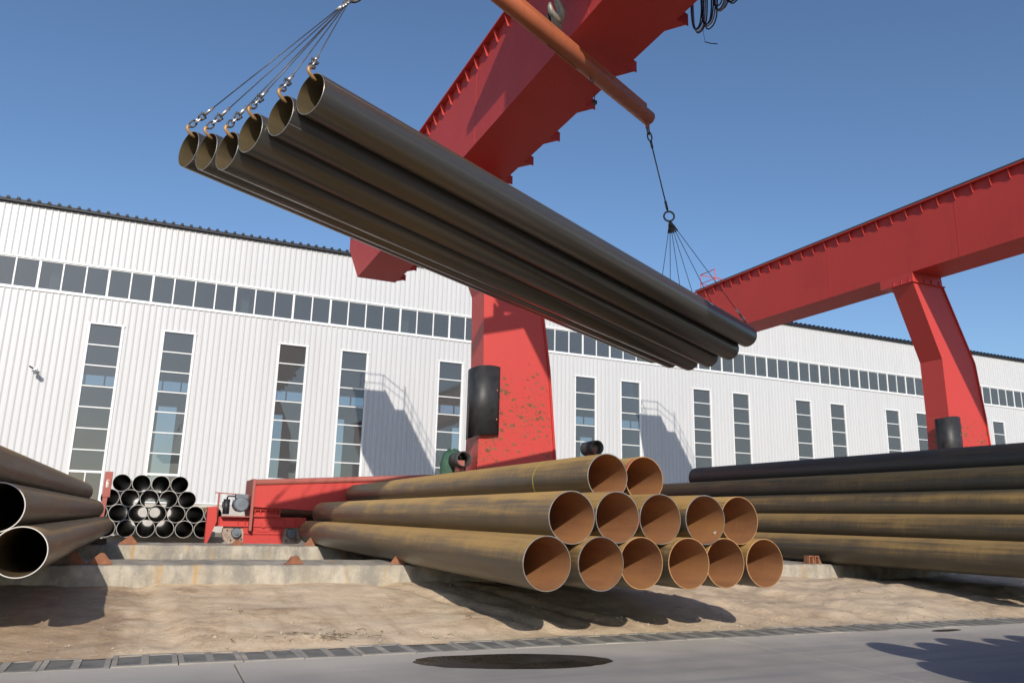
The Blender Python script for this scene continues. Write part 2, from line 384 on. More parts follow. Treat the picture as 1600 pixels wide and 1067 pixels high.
# puddle and a small damp patch lying on the road
def patch(name, cx_, cy_, rx, ry, rot, seed, z=.0035):
    p = MB(); n = 60
    for k in range(n):
        th = 2*math.pi*k/n; r_ = 1 + .10*noise.noise(Vector((math.cos(th)*1.4, math.sin(th)*1.4, seed))) + .05*noise.noise(Vector((math.cos(th)*5, math.sin(th)*5, seed)))
        a, c_ = rx*r_*math.cos(th), ry*r_*math.sin(th)
        p.v.append((cx_+a*math.cos(rot)-c_*math.sin(rot), cy_+a*math.sin(rot)+c_*math.cos(rot), ROAD+z))
    p.quad(list(range(n))); return tag(p.build(name, 'puddle'), kind='structure')
patch('puddle', 2.90, 6.27, .86, .34, R(-14), 3)
patch('damp_patch', 8.65, 6.66, .26, .07, R(4), 8)
# loose stones and dry litter along the bank foot
st = MB()
for k in range(420):
    if k < 150: x, y = random.uniform(-2, 11), 7.42+abs(random.gauss(0, .25))
    elif k < 220: x, y = random.gauss(1.7, .5), random.gauss(7.75, .12)
    elif k < 280: x, y = random.gauss(5.9, .6), random.gauss(7.75, .15)
    else: x, y = random.uniform(-2, 12), random.uniform(7.6, 10.7)
    r_ = random.choice((.006, .008, .01, .014, .02)) * random.uniform(.7, 1.3)
    c_ = Vector((x, y, bank_z(x, y)+r_*.3)); i = len(st.v)
    for d in ((1, 0, 0), (-1, 0, 0), (0, 1, 0), (0, -1, 0), (0, 0, .7), (0, 0, -.6)): st.v.append(tuple(c_+Vector(d)*r_*random.uniform(.6, 1.4)))
    for a, b_, e in ((0, 2, 4), (2, 1, 4), (1, 3, 4), (3, 0, 4), (2, 0, 5), (1, 2, 5), (3, 1, 5), (0, 3, 5)): st.quad((i+a, i+b_, i+e))
tag(st.build('loose_stones', 'pebble'), 'small pale stones scattered over the dirt bank', 'stones', kind='stuff')
tw = MB()
for k in range(46):
    x, y = (random.gauss(1.65, .35), random.gauss(7.72, .1)) if k < 30 else (random.uniform(-.5, 10), random.uniform(7.6, 9))
    a = random.uniform(0, 6.28); L_ = random.uniform(.05, .16); z = bank_z(x, y)+.012
    tw.tube([(x, y, z), (x+.5*L_*math.cos(a), y+.5*L_*math.sin(a), z+.012), (x+L_*math.cos(a+.4), y+L_*math.sin(a+.4), z)], .003, 4)
tag(tw.build('dry_litter', 'twig'), 'dry twigs and straw littering the foot of the dirt bank', 'litter', kind='stuff')

# concrete sleeper walls that carry the pipe stacks
def kerb(y0, y1, top, label, seed):
    k = MB(); n = 560; x0, x1 = -14.0, 26.0
    prof = [(y0-.012, YARD-.2), (y0, top-.03), (y0+.03, top), (y1-.03, top), (y1, top-.03), (y1, YARD-.2)]
    for i in range(n+1):
        x = x0+(x1-x0)*i/n
        for j, (yy, zz) in enumerate(prof):
            a = .010*noise.noise(Vector((x*4, j*3.1, seed))) + .008*noise.noise(Vector((x*13, j*5.1, seed)))
            chip = -.03*max(0, noise.noise(Vector((x*1.6, j, seed+9)))-.45) if j in (1, 2) else 0
            k.v.append((x, yy + a*(1 if j < 3 else .3) - chip, zz + (a*.6+chip*1.2 if 0 < j < 5 else 0) - (.004 if 0 < j < 5 else 0)))
    m_ = len(prof)
    for i in range(n):
        for j in range(m_-1): k.quad((i*m_+j, (i+1)*m_+j, (i+1)*m_+j+1, i*m_+j+1), 0, j not in (2,))
    k.quad([j for j in range(m_)]); k.quad([n*m_+j for j in reversed(range(m_))])
    return tag(k.build('concrete_sleeper', 'kerb_concrete'), label, 'kerb', 'concrete sleepers under the pipe stacks')
kerb(10.88, 12.2, -.652, 'stained concrete sleeper kerb bordering the dirt bank under the pipe stacks', 1)
kerb(17.15, 18.6, -.652, 'stained concrete sleeper kerb in front of the crane truck wheels', 5)

# ------------------------------------------------------------------ warehouse
WY = 43.0; BAY = 9.18; WX0, WX1 = -31.0, 106.0
wh = thing('warehouse', (WX0, WY, YARD), 'long white corrugated steel warehouse with a window strip and tall windows', 'building')
PITCH = .292
def corrug(x0, x1, z0, z1):
    mb = MB(); k0 = math.floor(x0/PITCH)-1; pts = []
    k = k0
    while k*PITCH < x1+PITCH:
        a = k*PITCH
        for dx, dy in ((0, 0), (.145, 0), (.165, -.036), (.212, -.036), (.286, 0)):
            pts.append((a+dx, dy))
        k += 1
    cl = []
    for i in range(len(pts)-1):
        (ax, ay), (bx, by) = pts[i], pts[i+1]
        if bx <= x0 or ax >= x1: continue
        if ax < x0: ay += (by-ay)*(x0-ax)/(bx-ax); ax = x0
        if bx > x1: by = ay+(by-ay)*(x1-ax)/(bx-ax); bx = x1
        if not cl: cl.append((ax, ay))
        cl.append((bx, by))
    for px, py in cl: mb.v += [(px, WY+py, z0), (px, WY+py, z1)]
    for i in range(len(cl)-1): mb.quad((2*i, 2*i+2, 2*i+3, 2*i+1))
    return mb.build('cladding_panel', 'cladding', wh)
wins = []
for k in range(-3, 11):
    for off in (-.0895, -.0105):
        a = (off+.2135*k)*WY; wins.append((a, a+1.545))
WT, WM, WB = 9.0, 1.76, .43
STRIP0, STRIP1 = 10.44, 11.93
seg = [WX0] + [x for ab in wins for x in ab] + [WX1]
for i in range(0, len(seg), 2): corrug(seg[i], seg[i+1], .4, STRIP0-.06)
nine = 2*7  # the window with a raised sill
short = set()
for i, (a, b_) in enumerate(wins):
    corrug(a, b_, WT+.04, STRIP0-.06)
    if abs(a-.765*WY) < .3: short.add(i); corrug(a, b_, .4, 3.44)
x = WX0
while x < WX1-.1: corrug(x, min(x+BAY, WX1), STRIP1+.06, 14.66); x += BAY
# plinth, sills, eaves
MB().box(WX0, WX1, WY-.02, WY+.25, YARD-.1, .38).build('plinth', 'plinth', wh)
MB().box(WX0, WX1, WY-.06, WY+.1, .38, .43).build('drip_trim', 'frame_white', wh)
tr_ = MB().box(WX0, WX1, WY-.07, WY+.06, STRIP0-.10, STRIP0); tr_.box(WX0, WX1, WY-.07, WY+.06, STRIP1, STRIP1+.09); tr_.build('strip_trim', 'frame_white', wh)
ea = MB().box(WX0-.2, WX1+.2, WY-.22, WY+.1, 14.66, 14.80).build('eave_trim', 'roof_navy', wh)
rb = MB(); x = WX0
while x < WX1: rb.prism([(x-.09, 14.78), (x-.06, 14.90), (x+.06, 14.90), (x+.09, 14.78)], 'y', WY-.26, WY+.3); x += .44
rb.build('roof_ribs', 'roof_navy', wh)['kind'] = 'stuff'
rf = MB().prism([(WY-.05, 14.74), (59, 16.1), (75.2, 14.74), (75.2, 14.64), (59, 15.98), (WY-.05, 14.64)], 'x', WX0-.2, WX1+.2).build('roof', 'roof_navy', wh)
for xx in (WX0, WX1-.1):
    MB().prism([(WY+.3, YARD), (75, YARD), (75, 14.6), (59, 15.9), (WY+.3, 14.6)], 'x', xx, xx+.1).build('end_wall', 'interior_wall', wh)
fl = MB().box(WX0, WX1, WY+.26, 75, YARD, YARD+.03).build('floor_slab', 'interior_floor', wh)
# back wall with its own strip and tall openings
bw = MB(); bw.box(WX0, WX1, 75, 75.1, 11.25, 14.6)
prev = WX0
for k in range(-3, 11):
    for off in (-.0895, -.0105):
        a = (off+.2135*k)*WY
        bw.box(prev, a, 75, 75.1, YARD, 10.4); bw.box(a, a+1.5, 75, 75.1, 9.0, 10.4); bw.box(a, a+1.5, 75, 75.1, YARD, .4); prev = a+1.5
bw.box(prev, WX1, 75, 75.1, YARD, 10.4)
x = WX0
while x < WX1: bw.box(x, x+.12, 75, 75.1, 10.4, 11.25); x += 1.02*1.5
bw.build('back_wall', 'interior_wall', wh)
for k in range(-2, 11):
    xx = -5.75+BAY*k
    c = MB(); c.box(xx-.2, xx+.2, WY+.9, WY+.94, YARD, 14.4); c.box(xx-.2, xx+.2, WY+1.4, WY+1.44, YARD, 14.4); c.box(xx-.02, xx+.02, WY+.94, WY+1.4, YARD, 14.4)
    c.build('column', 'interior_column', wh)
MB().box(WX0+1, WX1-1, WY+1.5, WY+1.9, 8.2, 9.1).build('crane_runway', 'faded_red', wh)
# strip window panes
npan = int((WX1-WX0)/1.02); sx0 = -7.36-1.02*23
pane_me = {}
def pane(par, x0, x1, z0, z1, y):
    key = (round(x1-x0, 2), round(z1-z0, 2))
    o_ = Vector(par['_o'])
    if key not in pane_me:
        q = MB().box(-(x1-x0)/2, (x1-x0)/2, -.004, .004, -(z1-z0)/2, (z1-z0)/2); q_ = q.build('pane', 'glass'); pane_me[key] = q_.data; COL.objects.unlink(q_); bpy.data.objects.remove(q_)
    ob = link('pane', pane_me[key], par); ob.location = Vector(((x0+x1)/2, y, (z0+z1)/2))-o_
    ob.rotation_euler = (random.uniform(-.006, .006), 0, random.uniform(-.008, .008)); return ob
for k in range(-3, 11):
    base = -8.38+BAY*k
    fr_ = MB(); x0b, x1b = max(base, WX0), min(base+BAY, WX1)
    for i in range(10 if k == 10 else 9):
        xm = base+1.02*i
        if xm < WX0 or xm > WX1: continue
        h = .055 if i in (2, 5, 7) else .033
        fr_.box(xm-h, xm+h, WY-.03, WY+.05, STRIP0, STRIP1)
    fr_.box(x0b+.05, x1b-.05, WY-.022, WY+.042, STRIP0, STRIP0+.05); fr_.box(x0b+.05, x1b-.05, WY-.022, WY+.042, STRIP1-.05, STRIP1)
    sw = fr_.build('strip_window', 'frame_white', wh)
    for i in range(9):
        a = base+1.02*i
        if a < WX0 or a+1.02 > WX1: continue
        pane(sw, a, a+1.02, STRIP0, STRIP1, WY+.015)
# tall windows
for i, (a, b_) in enumerate(wins):
    bot = 3.5 if i in short else WB
    f_ = MB(); y0, y1 = WY-.06, WY+.08
    f_.box(a-.03, a+.06, y0, y1, bot, WT); f_.box(b_-.09, b_+.03, y0, y1, bot, WT); f_.box(a-.06, b_+.06, y0-.02, y1, WT, WT+.08); f_.box(a-.06, b_+.06, y0-.04, y1, bot-.07, bot)
    wn = f_.build('tall_window', 'frame_white', wh)
    zs = [WT-1.034*j for j in range(8)]
    if i in short: zs = [WT-1.034*j*.887 for j in range(7)]
    for j in range(1, len(zs)-(1 if i in short else 0)):
        h = .055 if (zs[j] < 1.9) else .028
        MB().box(a+.06, b_-.09, WY-.03, WY+.05, zs[j]-h, zs[j]+h).build('mullion', 'frame_white', wn)
    for j in range(len(zs)-1): pane(wn, a+.06, b_-.09, zs[j+1], zs[j], WY+.02)
    if i not in short:
        MB().box((a+b_)/2-.04, (a+b_)/2+.01, WY-.03, WY+.05, bot, zs[-1]-.055).build('mullion', 'frame_white', wn)
        pane(wn, a+.06, (a+b_)/2-.015, bot, zs[-1], WY+.02); pane(wn, (a+b_)/2-.015, b_-.09, bot, zs[-1], WY+.02)
cc = thing('security_camera', (-5.83, WY-.05, 6.4), 'small white security camera fixed on the white cladding beside the tall windows', 'camera')
MB().box(-5.9, -5.76, WY-.07, WY-.03, 6.42, 6.56).build('bracket', 'frame_white', cc)
MB().tube([(-5.83, WY-.06, 6.48), (-5.83, WY-.3, 6.45), (-5.8, WY-.32, 6.36)], .025, 8).build('arm', 'frame_white', cc)
MB().obox((-5.72, WY-.42, 6.27), Vector((.5, -.86, -.1)).normalized(), Vector((.86, .5, 0)), Vector((0, 0, 1)), .17, .07, .075).build('housing', 'motor_grey', cc)
MB().obox((-5.98, WY-.3, 6.52), Vector((-.7, -.6, .35)).normalized(), Vector((.6, -.7, 0)).normalized(), Vector((0, 0, 1)), .1, .03, .03).build('lamp', 'motor_black', cc)

# ------------------------------------------------------------------ gantry cranes
GX = 6.65; ZB, ZT = 9.56, 12.07; GW = 1.60; YN, YF = -27.0, 32.6; YL = 19.6
def make_crane():
    root = thing('gantry_crane', (GX+2.3, YL+.45, YARD), 'red gantry crane whose spreader holds the bundle of lifted pipes', 'crane', 'red gantry cranes')
    # box girder, sloped far nose
    gd = MB().prism([(YN, ZB), (30.6, ZB), (YF, ZT-.7), (YF, ZT), (YN, ZT)], 'x', GX, GX+GW).build('girder', 'crane_red', root)
    MB().box(GX-.17, GX+GW+.17, YN-.05, YF+.06, ZT+.003, ZT+.045).build('top_flange', 'crane_red', gd)
    MB().box(GX-.12, GX-.06, YN, YF, ZT+.045, ZT+.14).build('trolley_rail', 'steel_dark', gd)
    MB().box(GX+GW+.05, GX+GW+.11, YN, YF, ZT+.045, ZT+.14).build('trolley_rail', 'steel_dark', gd)
    me = None; y = -26.0
    while y < 32.4:
        if me is None: ob = MB().prism([(GX-.15, ZT), (GX-.003, ZT), (GX-.003, ZT-.36), (GX-.05, ZT-.33)], 'y', y-.008, y+.008).build('stiffener', 'crane_red', gd); me = ob.data; ybase = y
        else: ob = link('stiffener', me, gd); ob.location = (0, y-ybase, 0)
        y += .68
    # seams of the web plates
    for y in (5.6, 11.6, 17.6, 23.6): MB().box(GX-.006, GX-.001, y-.012, y+.012, ZB+.03, ZT-.4).build('weld_seam', 'crane_red', gd)
    me = None
    for y in (1.8, 3.7, 5.5, 7.3, 9.15, 10.96, 12.78, 14.55, 16.34, 17.9, 19.3, 21.3, 23.1, 24.9, 26.7, 28.5, 30.0):
        if me is None:
            q = MB(); x0 = GX+GW; q.prism([(x0, y), (x0+.27, y), (x0+.27, y+.05), (x0, y+.42)], 'z', ZB+.01, ZB+.03); q.prism([(x0, ZB-.01), (x0+.27, ZB-.05), (x0+.27, ZB+.2), (x0, ZB+.3)], 'y', y-.02, y-.001)
            ob = q.build('bracket', 'crane_red', gd); me = ob.data; yb = y
        else: ob = link('bracket', me, gd); ob.location = (0, y-yb, 0)
    # walkway with handrail along the far side, steps and end rail at the nose
    wk = MB().box(GX+GW+.003, GX+GW+1.3, YN, YF, 11.10, 11.15).build('walkway', 'crane_red', root)
    r_ = MB(); xr = GX+GW+1.26
    for zz in (11.7, 12.22): r_.tube([(xr, YN, zz), (xr, YF-.05, zz)], .022, 6)
    y = YN+.3
    while y < YF: r_.tube([(xr, y, 11.15), (xr, y, 12.22)], .02, 6); y += 1.75
    r_.tube([(xr, YF-.05, 11.15), (xr, YF-.05, 12.5), (xr-.08, YF-.05, 12.5)], .03, 6)
    r_.build('handrail', 'rail_red', wk)
    e_ = MB()
    e_.tube([(GX+.2, YF-.1, ZT+.04), (GX+.2, YF-.1, 13.1), (GX+GW-.1, YF-.1, 13.1), (GX+GW+1.2, YF-.1, 12.22)], .026, 6)
    e_.tube([(GX+.2, YF-.1, 12.6), (GX+GW-.1, YF-.1, 12.6), (GX+GW+1.2, YF-.1, 11.75)], .02, 6)
    e_.tube([(GX+GW-.1, YF-.1, ZT+.04), (GX+GW-.1, YF-.1, 13.1)], .026, 6)
    e_.tube([(GX+.2, YF-.1, 13.1), (GX+.2, YF-1.3, 13.1), (GX+.2, YF-1.3, ZT+.04)], .026, 6); e_.tube([(GX+.2, YF-.1, 12.6), (GX+.2, YF-1.3, 12.6)], .02, 6)
    e_.build('end_rail', 'rail_red', gd)
    # cranked legs on end trucks, one on each rail
    for yl, tr_name in ((YL, True), (YN+1.2, False)):
        yb = yl+.95
        prof = [(GX+.02, 9.16), (GX+1.62, 9.16), (GX+2.98, 6.3), (GX+3.28, 4.2), (GX+3.55, 1.08), (GX+1.17, 1.08), (GX+1.27, 4.2), (GX+1.22, 6.3)]
        lg = MB().prism(prof, 'y', yl, yb).build('leg', 'leg_red', root)
        # head between leg and girder: collar plate, gussets
        MB().prism([(GX+.0, 9.2), (GX+1.64, 9.2), (GX+GW-.002, ZB), (GX+.002, ZB)], 'y', yl-.02, yb+.5).build('leg_head', 'leg_red', root)
        MB().box(GX-.06, GX+1.72, yl-.08, yb+.08, 9.16, 9.2).build('collar_plate', 'crane_red', lg)
        q = MB()
        for k in range(3): yy = yl+.12+k*.34; q.prism([(GX-.05, 9.2), (GX-.003, 9.2), (GX-.003, 9.42)], 'y', yy, yy+.015)
        for k in range(4): xx = GX+.15+k*.42; q.prism([(yl-.07, 9.2), (yl-.022, 9.2), (yl-.022, 9.42)], 'x', xx, xx+.015)
        q.build('gussets', 'crane_red', lg)
        # edge plates standing proud of the front face
        q = MB()
        rp = prof[1:5]
        for (ax, az), (bx, bz) in zip(rp[:-1], rp[1:]):
            q.prism([(ax-.01, az), (ax+.05, az), (bx+.05, bz), (bx-.01, bz)], 'y', yl-.05, yl+.10)
        q.build('edge_plate', 'crane_red', lg)
        if tr_name:   # rubber wear pad bent round the corner of the leg
            q = MB(); N = 12; xc, yc = GX+1.27, yl
            pts = []
            for k in range(N+1):
                th = math.pi*(.93*k/N)-.02
                pts.append((xc+.12-.42*math.cos(math.pi-th)*1.15-.02, yl+.16-.34*math.sin(th)))
            path = [(GX+1.27+px_, yl+py_) for px_, py_ in ((-.30, .38), (-.31, .2), (-.28, .04), (-.2, -.08), (-.06, -.16), (.10, -.18), (.25, -.155), (.38, -.10), (.47, -.075))]
            zb0, zt0 = 2.2, 4.1
            n = len(path)
            for (px, py), tz in zip(path, (-.12, -.1, -.08, -.03, 0, .02, .03, .03, .02)):
                for d in (0, .03): q.v += [(px, py-d, zb0+tz), (px, py-d, zt0+tz*.6)]
            for k in range(n-1):
                a0, b0 = 4*k, 4*k+4
                q.quad((a0+2, a0+3, b0+3, b0+2), 0, True); q.quad((a0, b0, b0+1, a0+1), 0, True); q.quad((a0, a0+2, b0+2, b0)); q.quad((a0+1, b0+1, b0+3, a0+3))
            q.quad((0, 1, 3, 2)); k = 4*(n-1); q.quad((k, k+2, k+3, k+1))
            q.build('wear_pad', 'rubber_black', lg)
            q = MB()
            for zz in (3.45, 2.65): q.cyl((GX+1.27+.38, yl-.135, zz), (GX+1.27+.38, yl-.06, zz), .03, 8)
            q.build('pad_bolts', 'chock_rust', lg)
        # saddle beam across the two trucks
        xm = GX+2.36; x0, x1 = 2.16-6.65+GX, 2*xm-(2.16-6.65+GX)
        y0b = yl-.25; y1b = yl+1.2
        bm = MB().prism([(x0, .14), (x0, .66), (x0+4.6, .98), (xm+.9, 1.0), (x1, .66), (x1, .14), (x1-3.2, .02), (x0+3.2, .02)], 'y', y0b, y1b).build('saddle_beam', 'crane_red', root)
        q = MB(); q.tube([(x0, y0b+.02, .70), (x0+4.6, y0b+.02, 1.02), (xm+.9, y0b+.02, 1.04), (x1, y0b+.02, .70)], .075, 10); q.build('top_tube', 'faded_red', bm)
        for sgn, xe in ((1, x0), (-1, x1)):
            tk = MB()
            X = lambda d: xe+sgn*d
            def bxx(mb, a, c_, *rest): mb.box(min(X(a), X(c_)), max(X(a), X(c_)), *rest); return mb
            # end plate, truck frame, wheel boxes
            ep = MB(); 
            a0, a1 = sorted((X(-.06), X(0.0)))
            ep.prism([(y0b-.03, .78), (y1b+.02, .78), (y1b+.02, .1), (y0b+.18, -.42), (y0b-.03, -.42+.02)], 'x', a0, a1); ep.build('end_plate', 'faded_red', bm)
            px = [X(-.77), X(-.77), X(-.40), X(1.26), X(1.26), X(.82), X(.78), X(.74), X(.74), X(-.14), X(-.14), X(-.18), X(-.24)]
            pz = [-.30, -.11, -.10, -.08, -.30, -.30, -.33, -.45, -.71, -.71, -.45, -.33, -.30]
            fr2 = MB().prism(list(zip(px, pz)), 'y', y0b+.19, y1b-.25).build('truck_frame', 'crane_red', root)
            q = MB(); bxx(q, -.79, 1.27, y0b+.14, y1b-.2, -.315, -.295); bxx(q, -.14, .74, y0b+.16, y0b+.22, -.72, -.69); bxx(q, -.14, .74, y0b+.16, y0b+.22, -.48, -.46)
            for d in (-.72, -.3, -.14, .30, .74, 1.0): bxx(q, d-.008, d+.008, y0b+.15, y0b+.22, -.295, -.11)
            q.build('frame_ribs', 'crane_red', fr2)
            q = MB(); pts = [(X(.05), -.08), (X(.05), -.35), (X(.14), -.42), (X(.42), -.42), (X(.70), -.08)]
            q.prism(pts, 'y', y0b+.17, y0b+.215); q.cyl((X(.28), y0b+.13, -.26), (X(.28), y0b+.17, -.26), .07, 14); q.build('pivot_plate', 'crane_red', fr2)
            q = MB(); bxx(q, .02, .64, y0b+.1, y0b+.5, -.085, -.02); bxx(q, .02, .64, y0b+.1, y0b+.5, .07, .13); bxx(q, .02, .64, y0b+.2, y0b+.5, -.02, .07)
            for d in (.06, .18, .30, .42, .54, .62): bxx(q, d-.01, d+.01, y0b+.11, y0b+.2, -.02, .07)
            q.build('bolted_joint', 'crane_red', fr2)
            for d in (-.31, .94):
                q = MB(); yw = y0b+.25; zc = -.452
                q.tube([(X(d), yw-.03, zc), (X(d), yw, zc), (X(d), yw+.02, zc), (X(d), yw+.16, zc), (X(d), yw+.18, zc), (X(d), yw+.21, zc)], [.30, .30, .272, .272, .30, .30], 28)
                wl = q.build('wheel', 'wheel_steel', root)
                q = MB(); q.tube([(X(d), yw-.16, zc), (X(d), yw-.03, zc)], [.10, .115], 16); q.tube([(X(d), yw-.19, zc), (X(d), yw-.16, zc)], .05, 8); q.build('hub', 'motor_grey', wl)
                q = MB()
                for k in range(5): th = k*1.2566+.4; q.cyl((X(d)+.2*math.cos(th), yw-.036, zc+.2*math.sin(th)), (X(d)+.2*math.cos(th), yw-.031, zc+.2*math.sin(th)), .022, 8)
                q.build('lightening_holes', 'motor_black', wl)
            # buffer wedge and guard post
            q = MB(); a, c_ = X(-.99), X(-.80)
            q.prism([(a, .11), (c_, .13), (c_+sgn*.03, -.2), (X(-.90), -.60), (X(-.955), -.74), (X(-.985), -.74)], 'y', y0b+.0, y0b+.3); q.build('rail_guard', 'crane_red', fr2)
            q = MB(); q.tube([(X(-.77), y0b+.1, -.3), (X(-.77), y0b+.1, .43)], .022, 8); q.tube([(X(-.86), y0b+.1, .44), (X(.0), y0b+.1, .40)], .014, 6); q.build('guard_rail', 'faded_red', fr2)
            # drive motor and brake
            mo = MB(); mo.tube([(X(-.27), y0b-.06, .19), (X(-.27), y0b-.03, .19), (X(-.27), y0b+.5, .19)], [.135, .17, .17], 20); mo.box(min(X(-.40), X(-.13)), max(X(-.40), X(-.13)), y0b+.05, y0b+.4, .33, .42)
            mo_ = mo.build('drive_motor', 'motor_grey', root)
            q = MB()
            for k in range(12): th = 2*math.pi*k/12; q.box(X(-.27)+.172*math.cos(th)-.006, X(-.27)+.172*math.cos(th)+.006, y0b+.0, y0b+.45, .19+.172*math.sin(th)-.006, .19+.172*math.sin(th)+.006)
            q.build('cooling_fins', 'motor_grey', mo_)
            q = MB(); q.cyl((X(-.59), y0b+.1, -.04), (X(-.59), y0b+.1, .30), .075, 14); q.tube([(X(-.59), y0b+.1, .30), (X(-.57), y0b+.1, .37), (X(-.4), y0b+.1, .37), (X(-.4), y0b+.1, .25)], .022, 8); q.box(min(X(-.68), X(-.52)), max(X(-.68), X(-.52)), y0b+.05, y0b+.2, .1, .24)
            q.build('brake', 'motor_black', mo_)
            q = MB(); bxx(q, -.68, -.02, y0b+.0, y0b+.6, -.1, -.075); q.build('motor_bracket', 'faded_red', fr2)
        # guard tubes and green hood on the beam
        for dx, z0, h in ((.72, 1.02, .5), (4.78, .98, 1.08)):
            q = MB(); q.box(GX+dx-.1, GX+dx+.1, yl+.0, yl+.2, z0-.1, z0+h-.02); q.build('bracket_post', 'faded_red', bm)
            q = MB(); a, n = [], 24; yy0, yy1 = yl-.22, yl+.42; zc = z0+h+.0
            for k in range(n):
                th = 2*math.pi*k/n
                for yy, rr in ((yy0, .21), (yy1, .21), (yy1, .185), (yy0, .185)): q.v.append((GX+dx+rr*math.cos(th), yy, zc+rr*math.sin(th)))
            for k in range(n):
                p, s_ = 4*k, 4*((k+1) % n)
                for j in range(4): q.quad((p+j, s_+j, s_+(j+1) % 4, p+(j+1) % 4), 0, j in (0, 2))
            q.build('guard_tube', 'steel_dark', bm)
        q = MB(); n = 12
        for j, (rr, zz) in enumerate(((.34, 1.0), (.34, 1.4), (.28, 1.68), (.12, 1.82))):
            for k in range(n): th = 2*math.pi*k/n; q.v.append((GX+.72+rr*1.1*math.cos(th), yl+.62+rr*.5*math.sin(th), zz+.04*math.sin(3*th)))
        for j in range(3):
            for k in range(n): q.quad((j*n+k, j*n+(k+1) % n, (j+1)*n+(k+1) % n, (j+1)*n+k), 0, True)
        q.quad([3*n+k for k in range(n)]); q.build('green_cover', 'green_tarp', bm)
    # trolley on top of the girder, overhanging the near web, with hoist ropes
    ty0, ty1 = 9.0, 13.6
    tr2 = MB(); tr2.box(GX-1.35, GX+GW+.4, ty0, ty1, ZT+.32, ZT+.62); tr2.box(GX-.5, GX+GW-.2, ty0+.6, ty1-.6, ZT+.62, ZT+1.75); tr2.box(GX-1.30, GX-.45, ty0+.1, ty0+2.2, ZT-1.1, ZT+.32)
    tl = tr2.build('trolley', 'crane_red', root)
    q = MB()
    for yy in (ty0+.5, ty1-.5):
        for xx in (GX-.09, GX+GW+.08): q.cyl((xx-.06, yy, ZT+.32), (xx+.06, yy, ZT+.32), .18, 16)
    q.build('trolley_wheels', 'steel_dark', tl)
    # festoon cable loops under the walkway
    fs = MB(); fs2 = MB(); random.seed(4)
    for j, (yy, dep) in enumerate(((10.75, .42), (10.45, .5), (10.1, .33), (9.75, .4), (9.4, .45), (9.0, .4), (8.6, .45))):
        for k in range(4):
            xo = GX+GW+.33+.03*k; dp = dep*random.uniform(.8, 1.1); pts = []
            for i in range(13):
                s_ = i/12*2-1; pts.append((xo+random.uniform(-.004, .004), yy+(.16+.02*k)*math.sin(s_*math.pi*.55), 10.12-(dp+.40)*(1-abs(s_)**2.6)))
            (fs2 if k == 2 else fs).tube(pts, .014, 6)
    fs.box(GX+GW+.28, GX+GW+.46, 7.5, 11.2, 10.12, 10.2)
    fc = fs.build('festoon_cable', 'cable', root); fs2.build('tan_cable', 'cable_tan', fc)
    q = MB(); q.tube([(GX+GW+.36, 10.62, 9.3), (GX+GW+.38, 10.6, 9.0)], .004, 4); q.tube([(GX+GW+.38, 10.6, 8.98), (GX+GW+.46, 10.52, 8.92), (GX+GW+.56, 10.45, 8.90)], .010, 5); q.build('loose_cable', 'cable', fc)
    q = MB(); q.tube([(GX+GW-.03, 14.05, ZB+.01), (GX+GW-.03, 14.05, ZB-.16)], .010, 5); q.tube([(GX+GW-.03, 14.05, ZB-.16), (GX+GW-.03, 14.05, ZB-.22)], .06, 12); q.build('hanging_lamp', 'steel_dark', gd)
    return root
crane = make_crane()
cr2 = copy_tree(crane)
cr2.location = crane.location + Vector((18.77, 0, 0)); cr2['_o'] = tuple(cr2.location)
cr2['label'] = 'red gantry crane standing behind the dark pipe stack, nothing hanging from it'
for ch in list(cr2.children):
    if ch.name.split('.')[0] == 'trolley': ch.location.y -= 24
    if ch.name.split('.')[0] == 'girder':
        for g_ in list(ch.children):
            if g_.name.split('.')[0] in ('bracket', 'hanging_lamp'): bpy.data.objects.remove(g_)
    if ch.name.split('.')[0] == 'festoon_cable': ch.location.y -= 24
# hoist ropes and hook of the loaded crane
HK = Vector((6.13, 11.98, 9.62))
hb = MB()
for dx in (-.22, .22):
    for dy in (-.12, .12): hb.tube([(HK.x+dx*.8, HK.y+dy, HK.z+1.1), (HK.x+dx, HK.y+dy, ZT+.35)], .014, 6)
hb.build('hoist_ropes', 'steel_rope', crane)
hb = MB(); hb.box(HK.x-.3, HK.x+.3, HK.y-.2, HK.y+.2, HK.z+.75, HK.z+1.35); blk = hb.build('hook_block', 'crane_red', crane)
ax = Vector((.897, .442, 0)); pts = []; rr = []
cH = HK + Vector((0, 0, .16))
pts.append(cH+Vector((0, 0, .62))); rr.append(.06); pts.append(cH+Vector((0, 0, .34))); rr.append(.06)
for k in range(13):
    th = R(70)-R(260)*k/12; pts.append(cH + ax*(.20*math.cos(th)) + Vector((0, 0, .20*math.sin(th)))); rr.append(.05+.045*math.sin(math.pi*min(1, (k+2)/13)))
rr[-1] = .02
MB().tube(pts, rr, 12).build('hook', 'hook_grey', crane)

# crane rail on its strip of concrete
rl = thing('crane_rail', (9, 19.69, YARD), 'steel crane rail on a concrete strip behind the second sleeper', 'rail')
MB().box(-30, 70, 19.38, 20.0, YARD-.05, -.90).build('rail_base', 'plinth', rl)
MB().prism([(19.625, -.90), (19.795, -.90), (19.795, -.885), (19.725, -.87), (19.725, -.80), (19.750, -.79), (19.750, -.752), (19.670, -.752), (19.670, -.79), (19.695, -.80), (19.695, -.87), (19.625, -.885)], 'x', -30, 70).build('rail_head', 'steel_dark', rl)

